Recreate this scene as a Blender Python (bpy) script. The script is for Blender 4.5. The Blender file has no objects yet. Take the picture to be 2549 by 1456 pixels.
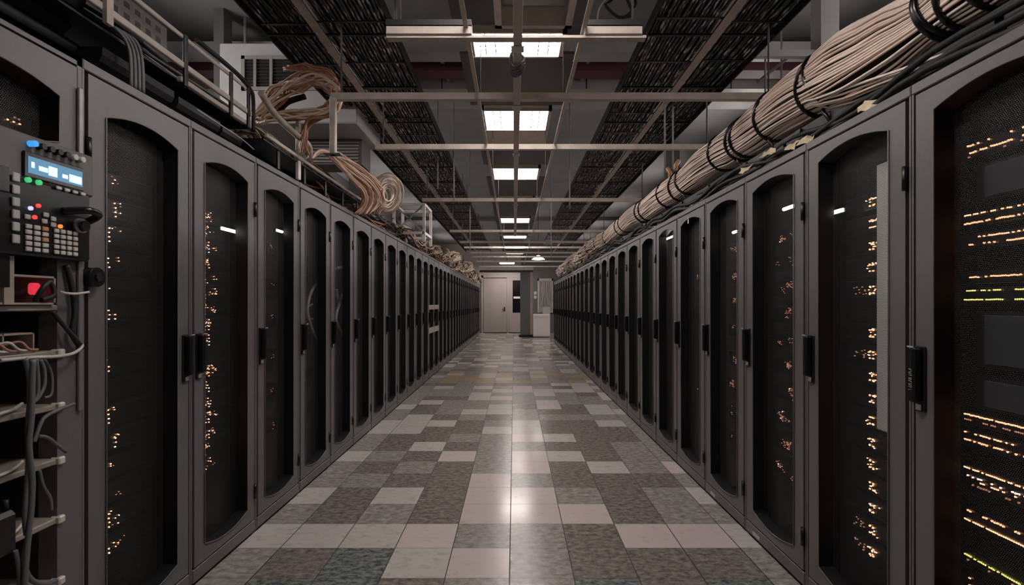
import bpy, math, random
from mathutils import Vector, Matrix

C = bpy.context.scene.collection
H = 1.283          # eye height of the photographer
F = 1300.0         # focal length in photo pixels
VX, VY = 1280.0, 757.0
PI = math.pi
rnd = random.Random(7)

# ------------------------------------------------------------------ helpers
def PX(x, y, X):
    """real point on the upright plane X=const that the photo shows at pixel x,y"""
    Y = F * abs(X) / abs(x - VX)
    return (X, Y, H + (VY - y) / F * Y)
def PY(x, y, Y):
    return ((x - VX) / F * Y, Y, H + (VY - y) / F * Y)

def lin(c):
    return tuple((v / 12.92 if v <= 0.04045 else ((v + 0.055) / 1.055) ** 2.4) for v in (c[0] / 255, c[1] / 255, c[2] / 255))

class MB:
    def __init__(s): s.v = []; s.f = []; s.m = []; s.sm = []
    def add(s, vs, fs, mi=0, smooth=False):
        b = len(s.v); s.v += [tuple(v) for v in vs]
        for f in fs: s.f.append(tuple(b + i for i in f)); s.m.append(mi); s.sm.append(smooth)
        return s
    def box(s, x0, x1, y0, y1, z0, z1, mi=0, bev=0.0):
        if x0 > x1: x0, x1 = x1, x0
        if y0 > y1: y0, y1 = y1, y0
        if z0 > z1: z0, z1 = z1, z0
        b = min(bev, (x1-x0)*.45, (y1-y0)*.45, (z1-z0)*.45)
        if b <= 0:
            vs = [(x, y, z) for x in (x0, x1) for y in (y0, y1) for z in (z0, z1)]
            return s.add(vs, [(0,1,3,2),(4,6,7,5),(0,4,5,1),(2,3,7,6),(0,2,6,4),(1,5,7,3)], mi)
        vs = []; idx = {}
        X = (x0, x1); Y = (y0, y1); Z = (z0, z1)
        for i in (0,1):
            for j in (0,1):
                for k in (0,1):
                    sx = b if i == 0 else -b; sy = b if j == 0 else -b; sz = b if k == 0 else -b
                    for ax in range(3):
                        p = [X[i]+sx, Y[j]+sy, Z[k]+sz]
                        p[ax] = (X[i], Y[j], Z[k])[ax]
                        idx[(i,j,k,ax)] = len(vs); vs.append(tuple(p))
        fs = []
        g = lambda *a: idx[a]
        for i in (0,1):
            q = [g(i,0,0,0), g(i,1,0,0), g(i,1,1,0), g(i,0,1,0)]; fs.append(q if i else q[::-1])
            q = [g(0,i,0,1), g(0,i,1,1), g(1,i,1,1), g(1,i,0,1)]; fs.append(q if i else q[::-1])
            q = [g(0,0,i,2), g(1,0,i,2), g(1,1,i,2), g(0,1,i,2)]; fs.append(q if i else q[::-1])
        for i in (0,1):
            for j in (0,1):
                q = [g(i,j,0,0), g(i,j,1,0), g(i,j,1,1), g(i,j,0,1)]; fs.append(q if (i ^ j) else q[::-1])
                q = [g(i,0,j,0), g(i,0,j,2), g(i,1,j,2), g(i,1,j,0)]; fs.append(q if (i ^ j) else q[::-1])
                q = [g(0,i,j,1), g(1,i,j,1), g(1,i,j,2), g(0,i,j,2)]; fs.append(q if (i ^ j) else q[::-1])
                for k in (0,1):
                    q = [g(i,j,k,0), g(i,j,k,1), g(i,j,k,2)]; fs.append(q if (i ^ j ^ k) else q[::-1])
        return s.add(vs, fs, mi)
    def bar(s, p, q, w, h=None, mi=0):
        """square bar between two points"""
        h = h or w
        p = Vector(p); q = Vector(q); d = (q - p).normalized()
        up = Vector((0,0,1)) if abs(d.z) < .9 else Vector((1,0,0))
        a = d.cross(up).normalized() * w / 2; b = a.cross(d).normalized() * h / 2
        vs = [p-a-b, p+a-b, p+a+b, p-a+b, q-a-b, q+a-b, q+a+b, q-a+b]
        return s.add(vs, [(0,3,2,1),(4,5,6,7),(0,1,5,4),(1,2,6,5),(2,3,7,6),(3,0,4,7)], mi)
    def tube(s, pts, r, n=6, mi=0, closed=False, caps=True):
        pts = [Vector(p) for p in pts]; m = len(pts)
        R = r if callable(r) else (lambda t: r)
        rings = []; nrm = None; base = len(s.v); vs = []
        for i, p in enumerate(pts):
            if closed: t = pts[(i+1) % m] - pts[i-1]
            else: t = pts[min(i+1, m-1)] - pts[max(i-1, 0)]
            if t.length < 1e-9: t = Vector((0,0,1))
            t.normalize()
            if nrm is None:
                u = Vector((0,0,1)) if abs(t.z) < .9 else Vector((1,0,0))
                nrm = (u - t * u.dot(t)).normalized()
            else:
                nrm = nrm - t * nrm.dot(t)
                nrm = nrm.normalized() if nrm.length > 1e-6 else t.orthogonal().normalized()
            bn = t.cross(nrm); rr = R(i / max(1, m-1))
            for k in range(n):
                a = 2 * PI * k / n
                vs.append(p + (nrm * math.cos(a) + bn * math.sin(a)) * rr)
        fs = []
        for i in range(m if closed else m-1):
            j = (i+1) % m
            for k in range(n):
                l = (k+1) % n
                fs.append((i*n+k, i*n+l, j*n+l, j*n+k))
        s.add(vs, fs, mi, True)
        if caps and not closed:
            s.f.append(tuple(base + k for k in range(n))[::-1]); s.m.append(mi); s.sm.append(False)
            s.f.append(tuple(base + (m-1)*n + k for k in range(n))); s.m.append(mi); s.sm.append(False)
        return s
    def cyl(s, p, q, r, n=16, mi=0): return s.tube([p, q], r, n, mi)
    def build(s, name, mats, parent=None):
        me = bpy.data.meshes.new(name)
        me.from_pydata(s.v, [], s.f)
        if not isinstance(mats, (list, tuple)): mats = [mats]
        for m in mats: me.materials.append(m)
        me.polygons.foreach_set('material_index', s.m)
        me.polygons.foreach_set('use_smooth', s.sm)
        me.update()
        o = bpy.data.objects.new(name, me); C.objects.link(o)
        if parent: o.parent = parent
        return o

def tag(o, label=None, cat=None, group=None, kind=None):
    if label: o['label'] = label
    if cat: o['category'] = cat
    if group: o['group'] = group
    if kind: o['kind'] = kind
    return o
def empty(name, loc, rz=0):
    o = bpy.data.objects.new(name, None); o.empty_display_size = .05
    o.location = loc; o.rotation_euler = (0, 0, rz); C.objects.link(o); return o
def thing(name, label, cat, loc=(0,0,0), rz=0, group=None):
    return tag(empty(name, loc, rz), label, cat, group)
def copy_tree(o, parent=None):
    c = o.copy(); C.objects.link(c)
    if parent: c.parent = parent
    for ch in list(o.children): copy_tree(ch, c)
    return c
ONES = ['', 'first','second','third','fourth','fifth','sixth','seventh','eighth','ninth','tenth','eleventh','twelfth','thirteenth','fourteenth','fifteenth','sixteenth','seventeenth','eighteenth','nineteenth']
CARD = {20:'twenty',30:'thirty',40:'forty'}
TENS = {20:'twentieth',30:'thirtieth',40:'fortieth'}
def nth(n):
    if n < 20: return ONES[n]
    t = n // 10 * 10
    return TENS[t] if n == t else CARD[t] + '-' + ONES[n-t]

def smooth(pts, n=6):
    """Catmull-Rom through pts"""
    P = [Vector(p) for p in pts]; out = []
    for i in range(len(P)-1):
        a = P[max(i-1,0)]; b = P[i]; c = P[i+1]; d = P[min(i+2,len(P)-1)]
        for k in range(n):
            t = k / n
            out.append(.5*((2*b)+(c-a)*t+(2*a-5*b+4*c-d)*t*t+(3*b-a-3*c+d)*t*t*t))
    out.append(P[-1]); return out

# ------------------------------------------------------------------ materials
def new_mat(name):
    m = bpy.data.materials.new(name); m.use_nodes = True
    nt = m.node_tree; b = nt.nodes['Principled BSDF']
    return m, nt, b
def mat(name, col, rough=.5, metal=0, vary=.0, scale=8, bump=0, spec=.5, stretch=None):
    m, nt, b = new_mat(name)
    b.inputs['Roughness'].default_value = rough; b.inputs['Metallic'].default_value = metal
    b.inputs['Specular IOR Level'].default_value = spec
    c = lin(col)
    b.inputs['Base Color'].default_value = (*c, 1)
    if vary or bump:
        tc = nt.nodes.new('ShaderNodeTexCoord'); no = nt.nodes.new('ShaderNodeTexNoise')
        no.inputs['Scale'].default_value = scale; no.inputs['Detail'].default_value = 4
        src = tc.outputs['Object']
        if stretch:
            mp = nt.nodes.new('ShaderNodeMapping'); mp.inputs['Scale'].default_value = stretch
            nt.links.new(src, mp.inputs[0]); src = mp.outputs[0]
        nt.links.new(src, no.inputs['Vector'])
        if vary:
            r = nt.nodes.new('ShaderNodeValToRGB')
            r.color_ramp.elements[0].position = .3; r.color_ramp.elements[1].position = .7
            r.color_ramp.elements[0].color = (*[v*(1-vary) for v in c], 1)
            r.color_ramp.elements[1].color = (*[min(1, v*(1+vary)) for v in c], 1)
            nt.links.new(no.outputs['Fac'], r.inputs[0]); nt.links.new(r.outputs[0], b.inputs['Base Color'])
        if bump:
            bp = nt.nodes.new('ShaderNodeBump'); bp.inputs['Strength'].default_value = bump; bp.inputs['Distance'].default_value = .01
            nt.links.new(no.outputs['Fac'], bp.inputs['Height']); nt.links.new(bp.outputs[0], b.inputs['Normal'])
    return m
def emit(name, col, st, base=(20,20,20)):
    m, nt, b = new_mat(name)
    b.inputs['Base Color'].default_value = (*lin(base), 1)
    b.inputs['Emission Color'].default_value = (*lin(col), 1); b.inputs['Emission Strength'].default_value = st
    return m

M = {}
M['frame'] = mat('rack_grey_paint', (101,98,97), .42, .0, .06, 60)
M['black'] = mat('black_metal', (20,20,21), .5)
M['dark'] = mat('dark_interior', (14,14,15), .8)
M['plastic'] = mat('black_plastic', (16,16,17), .32)
M['strut'] = mat('beige_strut', (188,176,166), .5, 0, .12, 14)
M['strutdark'] = mat('grey_strut', (92,88,85), .5, 0, .1, 14)
M['white'] = mat('white_plastic', (205,200,192), .4)
M['whitepaint'] = mat('white_enamel', (238,230,226), .35)
M['ceil'] = mat('ceiling_grey', (128,127,127), .9, 0, .1, 2)
M['wall'] = mat('wall_grey', (98,97,96), .8, 0, .06, 3)
M['wallbeige'] = mat('wall_beige', (160,148,142), .7, 0, .05, 3)
M['panel'] = mat('dark_ceiling_panel', (70,69,69), .7, 0, .08, 3)
M['maroon'] = mat('maroon_beam', (88,44,50), .6)
M['duct'] = mat('grey_duct', (155,153,150), .5, .0, .08, 4)
M['ac'] = mat('ac_enamel', (190,189,188), .5, 0, .05, 5)
M['cab_b'] = mat('beige_cable', (240,217,202), .45, 0, .10, 6, stretch=(4,.6,4))
M['cab_b2'] = mat('pale_beige_cable', (244,229,216), .45, 0, .10, 6, stretch=(4,.6,4))
M['cab_b3'] = mat('brown_beige_cable', (222,194,178), .5, 0, .10, 6, stretch=(4,.6,4))
M['copper'] = mat('copper_cable', (170,120,98), .45, 0, .15, 8)
M['cream'] = mat('cream_cable', (214,196,164), .45, 0, .12, 8)
M['greycab'] = mat('grey_cable', (98,98,99), .5)
M['whitecab'] = mat('white_cable', (190,188,184), .45)
M['blackcab'] = mat('black_cable', (18,18,19), .6)
M['tie'] = mat('black_tie', (12,12,13), .28)
M['led_o'] = emit('led_orange', (255,172,125), 3.6)
M['led_g'] = emit('led_yellow_green', (225,215,110), 2.2)
M['led_w'] = emit('led_white', (255,218,196), 3.4)
M['led_dim'] = emit('led_dim_orange', (255,175,135), .6)
M['lamp'] = emit('lamp_and_glint_white', (255,246,238), 9)
M['galv'] = mat('galvanised', (150,148,146), .38, .6, .1, 20)
M['shelf'] = mat('shelf_beige', (150,140,130), .5, 0, .12, 9)
M['handle'] = mat('handle_black', (14,14,15), .35)
M['lock'] = mat('lock_grey', (175,172,168), .4)
M['key'] = mat('key_white', (190,188,182), .4)
M['keyamber'] = mat('key_amber', (190,140,100), .4)
M['screen_b'] = emit('screen_blue', (96,150,185), .9)
M['screen_w'] = emit('screen_text', (215,238,250), 1.3)
M['screen_k'] = mat('screen_bezel', (10,14,24), .25)
M['green'] = emit('green_button', (70,200,120), .9, (30,80,50))
M['red'] = emit('red_light', (255,60,85), .7, (120,20,30))
M['redled'] = emit('red_led', (255,60,60), 1.6)
M['blueled'] = emit('blue_led', (190,190,255), 1.4)
M['amber'] = emit('amber_led', (255,130,50), 1.4)
M['bluebtn'] = emit('blue_button', (60,150,220), 1.2)
M['orangecap'] = mat('orange_cap', (200,150,110), .5)

# tray cables: black jackets with pale flecks
def speckle(name):
    m, nt, b = new_mat(name); b.inputs['Roughness'].default_value = .42
    tc = nt.nodes.new('ShaderNodeTexCoord'); mp = nt.nodes.new('ShaderNodeMapping'); mp.inputs['Scale'].default_value = (55, 11, 55)
    no = nt.nodes.new('ShaderNodeTexNoise'); no.inputs['Scale'].default_value = 1; no.inputs['Detail'].default_value = 2
    r = nt.nodes.new('ShaderNodeValToRGB')
    r.color_ramp.elements[0].position = .53; r.color_ramp.elements[0].color = (.010,.010,.010,1)
    r.color_ramp.elements[1].position = .68; r.color_ramp.elements[1].color = (.72,.70,.66,1)
    nt.links.new(tc.outputs['Object'], mp.inputs[0]); nt.links.new(mp.outputs[0], no.inputs['Vector'])
    nt.links.new(no.outputs['Fac'], r.inputs[0]); nt.links.new(r.outputs[0], b.inputs['Base Color'])
    return m
M['speckle'] = speckle('flecked_black_cable')

# perforated steel: round holes on a staggered grid, in the door's own coordinates
def perforated(name, pitch=.0062, rad=.41):
    m, nt, b = new_mat(name); N = nt.nodes; L = nt.links
    b.inputs['Base Color'].default_value = (*lin((68,67,66)), 1); b.inputs['Roughness'].default_value = .45
    b.inputs['Metallic'].default_value = .2
    tc = N.new('ShaderNodeTexCoord'); sp = N.new('ShaderNodeSeparateXYZ'); L.new(tc.outputs['Object'], sp.inputs[0])
    def mth(op, a, bb=None):
        n = N.new('ShaderNodeMath'); n.operation = op
        for i, v in enumerate((a, bb)):
            if v is None: continue
            if isinstance(v, (int, float)): n.inputs[i].default_value = v
            else: L.new(v, n.inputs[i])
        return n.outputs[0]
    v = mth('DIVIDE', sp.outputs['Z'], pitch * .866)
    u = mth('DIVIDE', sp.outputs['Y'], pitch)
    row = mth('FLOOR', v)
    off = mth('FRACT', mth('MULTIPLY', row, .5))
    fu = mth('SUBTRACT', mth('FRACT', mth('ADD', u, off)), .5)
    fv = mth('MULTIPLY', mth('SUBTRACT', mth('FRACT', v), .5), .866)
    d = mth('SQRT', mth('ADD', mth('MULTIPLY', fu, fu), mth('MULTIPLY', fv, fv)))
    hole = mth('LESS_THAN', d, rad)
    tr = N.new('ShaderNodeBsdfTransparent'); mx = N.new('ShaderNodeMixShader')
    L.new(hole, mx.inputs[0]); L.new(b.outputs[0], mx.inputs[1]); L.new(tr.outputs[0], mx.inputs[2])
    L.new(mx.outputs[0], N['Material Output'].inputs['Surface'])
    return m
M['mesh'] = perforated('perforated_steel')

def tile(name, c1, c2, rough=.30, lo=.35, hi=.65, sc=9, c3=None):
    m, nt, b = new_mat(name); N = nt.nodes; L = nt.links
    tc = N.new('ShaderNodeTexCoord'); no = N.new('ShaderNodeTexNoise'); no.inputs['Scale'].default_value = sc
    mp = N.new('ShaderNodeMapping'); mp.inputs['Scale'].default_value = (1, 1.5, 1)
    no.inputs['Detail'].default_value = 8; no.inputs['Roughness'].default_value = .68
    L.new(tc.outputs['Object'], mp.inputs[0]); L.new(mp.outputs[0], no.inputs['Vector'])
    r = N.new('ShaderNodeValToRGB')
    r.color_ramp.elements[0].position = lo; r.color_ramp.elements[0].color = (*lin(c1), 1)
    r.color_ramp.elements[1].position = hi; r.color_ramp.elements[1].color = (*lin(c2), 1)
    L.new(no.outputs['Fac'], r.inputs[0]); L.new(r.outputs[0], b.inputs['Base Color'])
    n2 = N.new('ShaderNodeTexNoise'); n2.inputs['Scale'].default_value = 1.7; L.new(tc.outputs['Object'], n2.inputs['Vector'])
    mr = N.new('ShaderNodeMapRange'); mr.inputs['To Min'].default_value = rough - .15; mr.inputs['To Max'].default_value = rough - .08; b.inputs['Specular IOR Level'].default_value = .65
    L.new(n2.outputs['Fac'], mr.inputs[0]); L.new(mr.outputs[0], b.inputs['Roughness'])
    return m
TM = [tile('tile_light', (158,151,145), (194,187,181), .30, .25, .5, 14),
      tile('tile_pink', (172,157,155), (202,187,184), .28, .22, .45, 12),
      tile('tile_mid', (116,109,104), (174,166,160), .32, .34, .66, 20),
      tile('tile_dark', (90,83,79), (150,140,133), .34, .36, .66, 24),
      tile('tile_green', (62,70,70), (138,140,132), .36, .38, .62, 26),
      tile('tile_yellow', (160,140,112), (186,164,132), .30),
      mat('grout', (34,29,27), .7)]

# ------------------------------------------------------------------ setting
YB, YE = -1.6, 23.2
XL, XR = -3.6, 3.6
ZC = 3.95
TW = .3025; X0 = -.022; Z0 = 2.748
near = {  # tones read off the photo, rows from the row whose near edge is at y=1440 px
 -2:'MMGGDMMGDGM', -1:'MMDGLPMDDDM', 0:'LLLLPMMDPPL'.replace('LLLLP','LLLPP'), 1:'MMDMDPPPDMM', 2:'LLDLDPPMDML', 3:'MMMDDPMDDDM', 4:'MMDMDMPDLMP',
 5:'LLMDPMPLDMM', 6:'MMDLDMMDDMM', 7:'MMDDMMPLDDM', 8:'MLLDDLLDDDM', 9:'MLLLDMLDDLM'}
near[-2] = 'MMGGDMMGDGM'; near[-1] = 'MMDGLPMDDDM'; near[0] = 'LLLLPMMDPPL'; near[0] = 'L' + 'LL' + 'L' + 'P' + 'M' + 'M' + 'D' + 'P' + 'P' + 'L'
code = {'L':0,'P':1,'M':2,'D':3,'G':4,'Y':5}
def tone(c, r):
    if r in near and -6 <= c <= 4: return code[near[r][c+6]]
    yy = Z0 + r*TW
    rr = random.Random(c*7919 + r*104729)
    if 8.2 < yy < 9.9 and -4 <= c <= 4 and rr.random() < .4: return 5
    return rr.choice([0,2,2,2,2,3,3,1] if abs(c) < 5 else [0,2,2,2,3])
fl = MB()
fl.add([(XL,YB,-.004),(XR,YB,-.004),(XR,YE+.2,-.004),(XL,YE+.2,-.004)], [(0,1,2,3)], 6)
c0 = math.floor((XL-X0)/TW); c1 = math.ceil((XR-X0)/TW)
r0 = math.floor((YB-Z0)/TW); r1 = math.ceil((YE-Z0)/TW)
for r in range(r0, r1):
    for c in range(c0, c1):
        xa = max(XL, X0+c*TW+.0024); xb = min(XR, X0+(c+1)*TW-.0024)
        ya = max(YB, Z0+r*TW+.0012); yb = min(YE, Z0+(r+1)*TW-.0012)
        if xb <= xa or yb <= ya: continue
        if yb - ya < .01: continue
        fl.add([(xa,ya,0),(xb,ya,0),(xb,yb,0),(xa,yb,0)], [(0,1,2,3)], tone(c, r))
floor = tag(fl.build('floor', TM), 'floor of square vinyl tiles in mixed greys', None, None, 'structure')

def struct(name, mb, m, label):
    return tag(mb.build(name, m), label, None, None, 'structure')
struct('ceiling', MB().box(XL,XR,YB,YE+.2,ZC,ZC+.1), M['ceil'], 'dark grey slab ceiling high above the aisle')
struct('wall_left', MB().box(XL-.1,XL,YB,YE+.2,-.1,ZC), M['wall'], 'grey side wall behind the left row')
struct('wall_right', MB().box(XR,XR+.1,YB,YE+.2,-.1,ZC), M['wall'], 'grey side wall behind the right row')
struct('wall_front', MB().box(XL,XR,YB-.1,YB,-.1,ZC), M['wall'], 'grey wall behind the viewer')
wb = MB(); wb.box(XL,.30,YE,YE+.1,0,ZC,0); wb.box(.30,XR,YE,YE+.1,0,ZC,1)
struct('wall_back', wb, [M['wallbeige'], M['wall']], 'end wall with the pale door')

# end doors
d1 = MB(); d1.box(-1.36,-.33,YE-.05,YE-.005,.03,2.42,0,.006)
d = struct('door_1', d1, M['wallbeige'], 'wide pale door at the end of the aisle')
MB().box(-.46,-.40,YE-.07,YE-.05,.96,1.16,0,.005).bar((-.43,YE-.09,1.06),(-.54,YE-.09,1.06),.025).bar((-.43,YE-.05,1.06),(-.43,YE-.09,1.06),.02).build('door_handle', M['black'], d)
t = MB(); t.box(-1.46,-1.37,YE-.07,YE-.004,0,2.55); t.box(-1.46,.3,YE-.07,YE-.004,2.46,2.58); t.box(-.32,-.25,YE-.07,YE-.004,0,2.46)
struct('trim_1', t, M['wallbeige'], 'pale frame round the end doors')
MB().box(-1.46,.3,YE-.02,YE-.004,0,.03).build('threshold', M['black'], d)
d2 = MB(); d2.box(-.24,-.07,YE-.05,YE-.005,.03,2.45); d2.box(-.07,.30,YE-.05,YE-.005,.03,.90); d2.box(-.07,.30,YE-.05,YE-.005,2.34,2.45)
dd = struct('door_2', d2, M['wallbeige'], 'narrow door with a tall dark window beside the wide door')
MB().box(-.07,.30,YE-.03,YE-.02,.90,2.34).build('window_pane', mat('dark_glass',(18,18,20),.1), dd)
MB().box(-.03,.26,YE-.045,YE-.03,1.53,1.62).build('push_bar', M['whitepaint'], dd)

# column and header at the end
YC = 20.3
cb = MB(); cb.box(.24,.62,YC,YC+.5,0,2.56); 
col = struct('column', cb, M['wall'], 'grey square column at the end of the aisle')
MB().box(.62,.72,YC,YC+.06,0,2.56).build('trim_strip', M['wallbeige'], col)
MB().box(.18,.74,YC-.05,YC,0,.10).build('base_shoe', M['black'], col)
hb_ = MB(); hb_.box(-1.35,.74,YC-.02,YC+.3,2.60,2.78,0); hb_.box(-1.35,.74,YC-.03,YC+.3,2.53,2.60,1)
struct('beam', hb_, [M['strut'], M['black']], 'pale header beam with black lower edge above the doors')

# white cabinet at the end
w = thing('refrigerator', 'small white refrigerator beside the column at the aisle end', 'refrigerator', (1.05,20.4,0))
MB().box(-.32,.33,-.30,.30,.02,.90,0,.012).build('body', M['whitepaint'], w)
MB().box(-.32,.33,-.33,-.305,.05,.88,0,.01).box(-.30,.31,-.345,-.33,.80,.825).build('door', M['whitepaint'], w)
tag(MB().box(1.12,1.40,20.30,20.33,.9005,1.17,0,.004).build('paper_box', M['white']), 'white paper box standing on the small refrigerator', 'box')
for k, z in enumerate((1.53,1.71)):
    s = thing('light_switch', ('lower' if k == 0 else 'upper') + ' white switch plate on the dark wall above the refrigerator', 'switch', (.94,YE-.006,z))
    MB().box(-.06,.06,-.012,0,0,.13,0,.004).build('plate', M['white'], s)
    MB().box(-.02,.02,-.022,-.012,.04,.09,0,.003).build('rocker', M['lock'], s)
b = thing('cable_board', 'pale wall board crowded with looped cables behind the refrigerator', 'board', (1.38,YE-.006,.9))
MB().box(-.32,.32,-.04,0,0,1.5).build('backboard', M['duct'], b)
f = MB(); f.box(-.34,-.28,-.06,-.0,0,1.52); f.box(.28,.34,-.06,0,0,1.52); f.box(-.34,.34,-.06,0,1.42,1.52); f.build('frame', M['strut'], b)
for k in range(9):
    x = -.24+.06*k
    MB().tube(smooth([(x,-.06,1.36),(x+rnd.uniform(-.06,.06),-.09,1.0),(x+rnd.uniform(-.06,.06),-.07,.7),(x+rnd.uniform(-.1,.1),-.09,.3)]), .008, 5).build('cable_strand', [M['strut'],M['greycab'],M['cab_b3']][k % 3], b)

# ------------------------------------------------------------------ server cabinets
def door_mesh(W, z0, z1, ym, wz0, wz1, rise, n=14, dep=.065):
    """frame with an arched opening: 0 paint, 1 black lining"""
    mb = MB(); hw = W/2; iw = hw - ym
    inner = []; outer = []
    for i in range(n+1):
        u = -1 + 2*i/n; y = iw*u
        inner.append((y, wz0 - rise*(1-u*u) )); outer.append((y if 0 < i < n else (-hw if i == 0 else hw), z0))
    for i in range(n+1):
        u = 1 - 2*i/n; y = iw*u
        inner.append((y, wz1 + rise*(1-u*u))); outer.append((y if 0 < i < n else (hw if i == 0 else -hw), z1))
    k = len(inner)
    b = .004
    vs = [(0,y,z) for y, z in outer] + [(0,y,z) for y, z in inner]
    fs = [(i, k+i, k+(i+1)%k, (i+1)%k) for i in range(k)]
    mb.add(vs, fs, 0)
    vs = [(0,y,z) for y, z in inner] + [(dep,y,z) for y, z in inner]
    mb.add(vs, [(i, k+i, k+(i+1)%k, (i+1)%k) for i in range(k)], 1)
    vs = [(0,y,z) for y, z in outer] + [(.03,y,z) for y, z in outer]
    mb.add(vs, [(i, (i+1)%k, k+(i+1)%k, k+i) for i in range(k)], 0)
    # lip round the opening
    lip = [(-.003, y, z) for y, z in inner]
    mb.tube(lip, .0028, 5, 0, closed=True)
    pan = MB(); pan.add([(dep-.004,y,z) for y, z in inner], [tuple(range(k))])
    return mb, pan

def make_rack(W, HT, wz0, wz1, rise, handle_z, ym, handle_sign=1, depth=.95, name='server_cabinet'):
    root = empty(name, (0,0,0))
    hw = W/2 - .002
    cab = MB()
    cab.box(.003, depth, -hw, -hw+.008, .015, HT, 0); cab.box(.003, depth, hw-.008, hw, .015, HT, 0)
    cab.box(.04, depth, -hw, hw, HT-.02, HT, 0); cab.box(.0, .04, -hw, hw, HT-.034, HT, 0, .003)
    cab.box(depth-.01, depth, -hw, hw, .015, HT, 1); cab.box(.05, depth, -hw, hw, .03, .05, 1)
    cab.box(.0, .03, -hw+.012, hw-.012, .018, .078, 0, .003)
    cab.box(.012, depth, -hw+.02, hw-.02, 0, .03, 1)
    cab.box(.10, .12, -hw+.012, -hw+.05, .08, HT-.04, 1); cab.box(.10, .12, hw-.05, hw-.012, .08, HT-.04, 1)
    cab.build('cabinet_shell', [M['frame'], M['dark']], root)
    dw = W - .046
    fr, pan = door_mesh(dw, .086, HT-.042, ym, wz0, wz1, rise)
    dr = fr.build('door', [M['frame'], M['black']], root)
    pan.build('mesh_panel', M['mesh'], dr)
    hy = handle_sign*(dw/2 - .024)
    hm = MB(); z = handle_z
    hm.box(-.008, .0, hy-.022, hy+.022, z-.125, z+.085, 0, .004)
    hm.box(-.036, -.008, hy-.013, hy+.013, z-.095, z+.08, 0, .006)
    hm.box(-.037, -.0362, hy-.004, hy+.004, z-.01, z+.055, 1)
    hm.build('handle', [M['handle'], M['black']], dr)
    MB().box(-.013, -.008, hy-.011, hy+.011, z-.12, z-.10, 0, .003).build('lock', M['lock'], dr)
    MB().box(-.038, -.0362, hy-.013, hy+.013, z+.0805, z+.085).build('handle_cap', M['lock'], dr)
    for zz in (HT-.30, .24):
        MB().cyl((-.004, -handle_sign*(dw/2+.003), zz-.04), (-.004, -handle_sign*(dw/2+.003), zz+.04), .009, 8).build('hinge', M['handle'], dr)
    return root

RWL, RWR = .590, .6130
HL, HR = 2.11, 2.0
XFL, XFR = -1.45, 1.30
YL0, YR0 = 1.755, 1.100
protoR = make_rack(RWR, HR, .165, 1.885, .036, 1.065, .075)
protoL = make_rack(RWL, HL, .165, 1.945, .036, 1.065, .075)
protoL1 = make_rack(RWL, HL, .165, 1.945, .036, 1.065, .075, -1)
NR, NL = 26, 34
racksR, racksL = [], []
for i in range(NR):
    o = protoR if i == 0 else copy_tree(protoR)
    o.location = (XFR, YR0 + RWR*(i+.5), 0)
    tag(o, 'grey server cabinet with arched mesh door, %s from the near end of the right row' % nth(i+1), 'server cabinet', 'server cabinets along the right side')
    racksR.append(o)
for i in range(NL):
    o = protoL1 if i == 0 else (protoL if i == 1 else copy_tree(protoL))
    o.location = (XFL, YL0 + RWL*(i+.5), 0); o.rotation_euler = (0,0,PI)
    tag(o, 'grey server cabinet with arched mesh door, %s after the open rack on the left' % nth(i+1), 'server cabinet', 'server cabinets along the left side')
    racksL.append(o)
# raised lettering on the nearest right handle, kept as short embossed strokes
hdl = [c for c in racksR[0].children if c.name.startswith('door')][0]
em = MB(); hy = (RWR-.046)/2-.024
for k in range(11):
    z = 1.012 + .0062*k
    em.bar((-.0375, hy-.006, z), (-.0375, hy+.006, z+(.0028 if k % 3 else -.002)), .0012)
    if k % 2: em.bar((-.0375, hy-.006, z), (-.0375, hy-.006, z+.004), .0012)
em.build('embossed_lettering', M['lock'], hdl)

# label bands on two far left cabinets
for i in (12, 13):
    o = racksL[i]
    dch = [c for c in o.children if c.name.startswith('door')][0]
    for z0, z1 in ((1.19,1.27),(.78,.88)):
        MB().box(-.006,.0,-RWL/2+.02,RWL/2-.02,z0,z1).build('pale_band', M['strut'], dch)
# small pale stickers
for o, z, y in ((racksR[4], 1.955, .04),):
    dch = [c for c in o.children if c.name.startswith('door')][0]
    MB().box(-.002,0,y-.012,y+.012,1.88+.005,1.93).build('sticker', M['white'], dch)
for i in (2, 3):
    MB().box(-.003,.0,.13,.21,.03,.048).build('badge', M['lock'], racksR[i])

# ------------------------------------------------------------------ devices behind the doors
def make_device(name, W, h, leds, dep=.55, face=None):
    root = empty(name, (0,0,0)); hw = W/2
    MB().box(.012, dep, -hw, hw, 0, h-.004).build('chassis', M['black'], root)
    fp = MB(); fp.box(0, .012, -hw-.012, hw+.012, 0, h-.004, 0, .002)
    n = 10
    for k in range(n):
        y = -hw + .02 + (W-.04)*k/n
        fp.box(-.002, 0, y, y+(W-.04)/n*.7, h*.12, h*.3, 1)
    fp.build('face_panel', [face or M['plastic'], M['black']], root)
    if leds:
        mats = []; mb = MB()
        for (y, z, w_, h_, key) in leds:
            if M[key] not in mats: mats.append(M[key])
            mb.box(-.006, -.002, y-w_/2, y+w_/2, z-h_/2, z+h_/2, mats.index(M[key]))
        mb.build('indicator_lights', mats, root)
    return root
def place(dev, side, rack_i, z, label, cat, group, xoff=.135):
    if side > 0: loc = (XFR + xoff, YR0 + RWR*(rack_i+.5), z); rz = 0
    else: loc = (XFL - xoff, YL0 + RWL*(rack_i+.5), z); rz = PI
    dev.location = loc; dev.rotation_euler = (0,0,rz)
    tag(dev, label, cat, group); return dev

def row(y0, y1, z, n, key='led_o', p=1, w=.0045, h=.004, jz=.0008, rr=rnd):
    out = []
    for k in range(n):
        if rr.random() < p: out.append((y0+(y1-y0)*(k+.5)/n, z+rr.uniform(-jz,jz), w, h, key))
    return out
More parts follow.
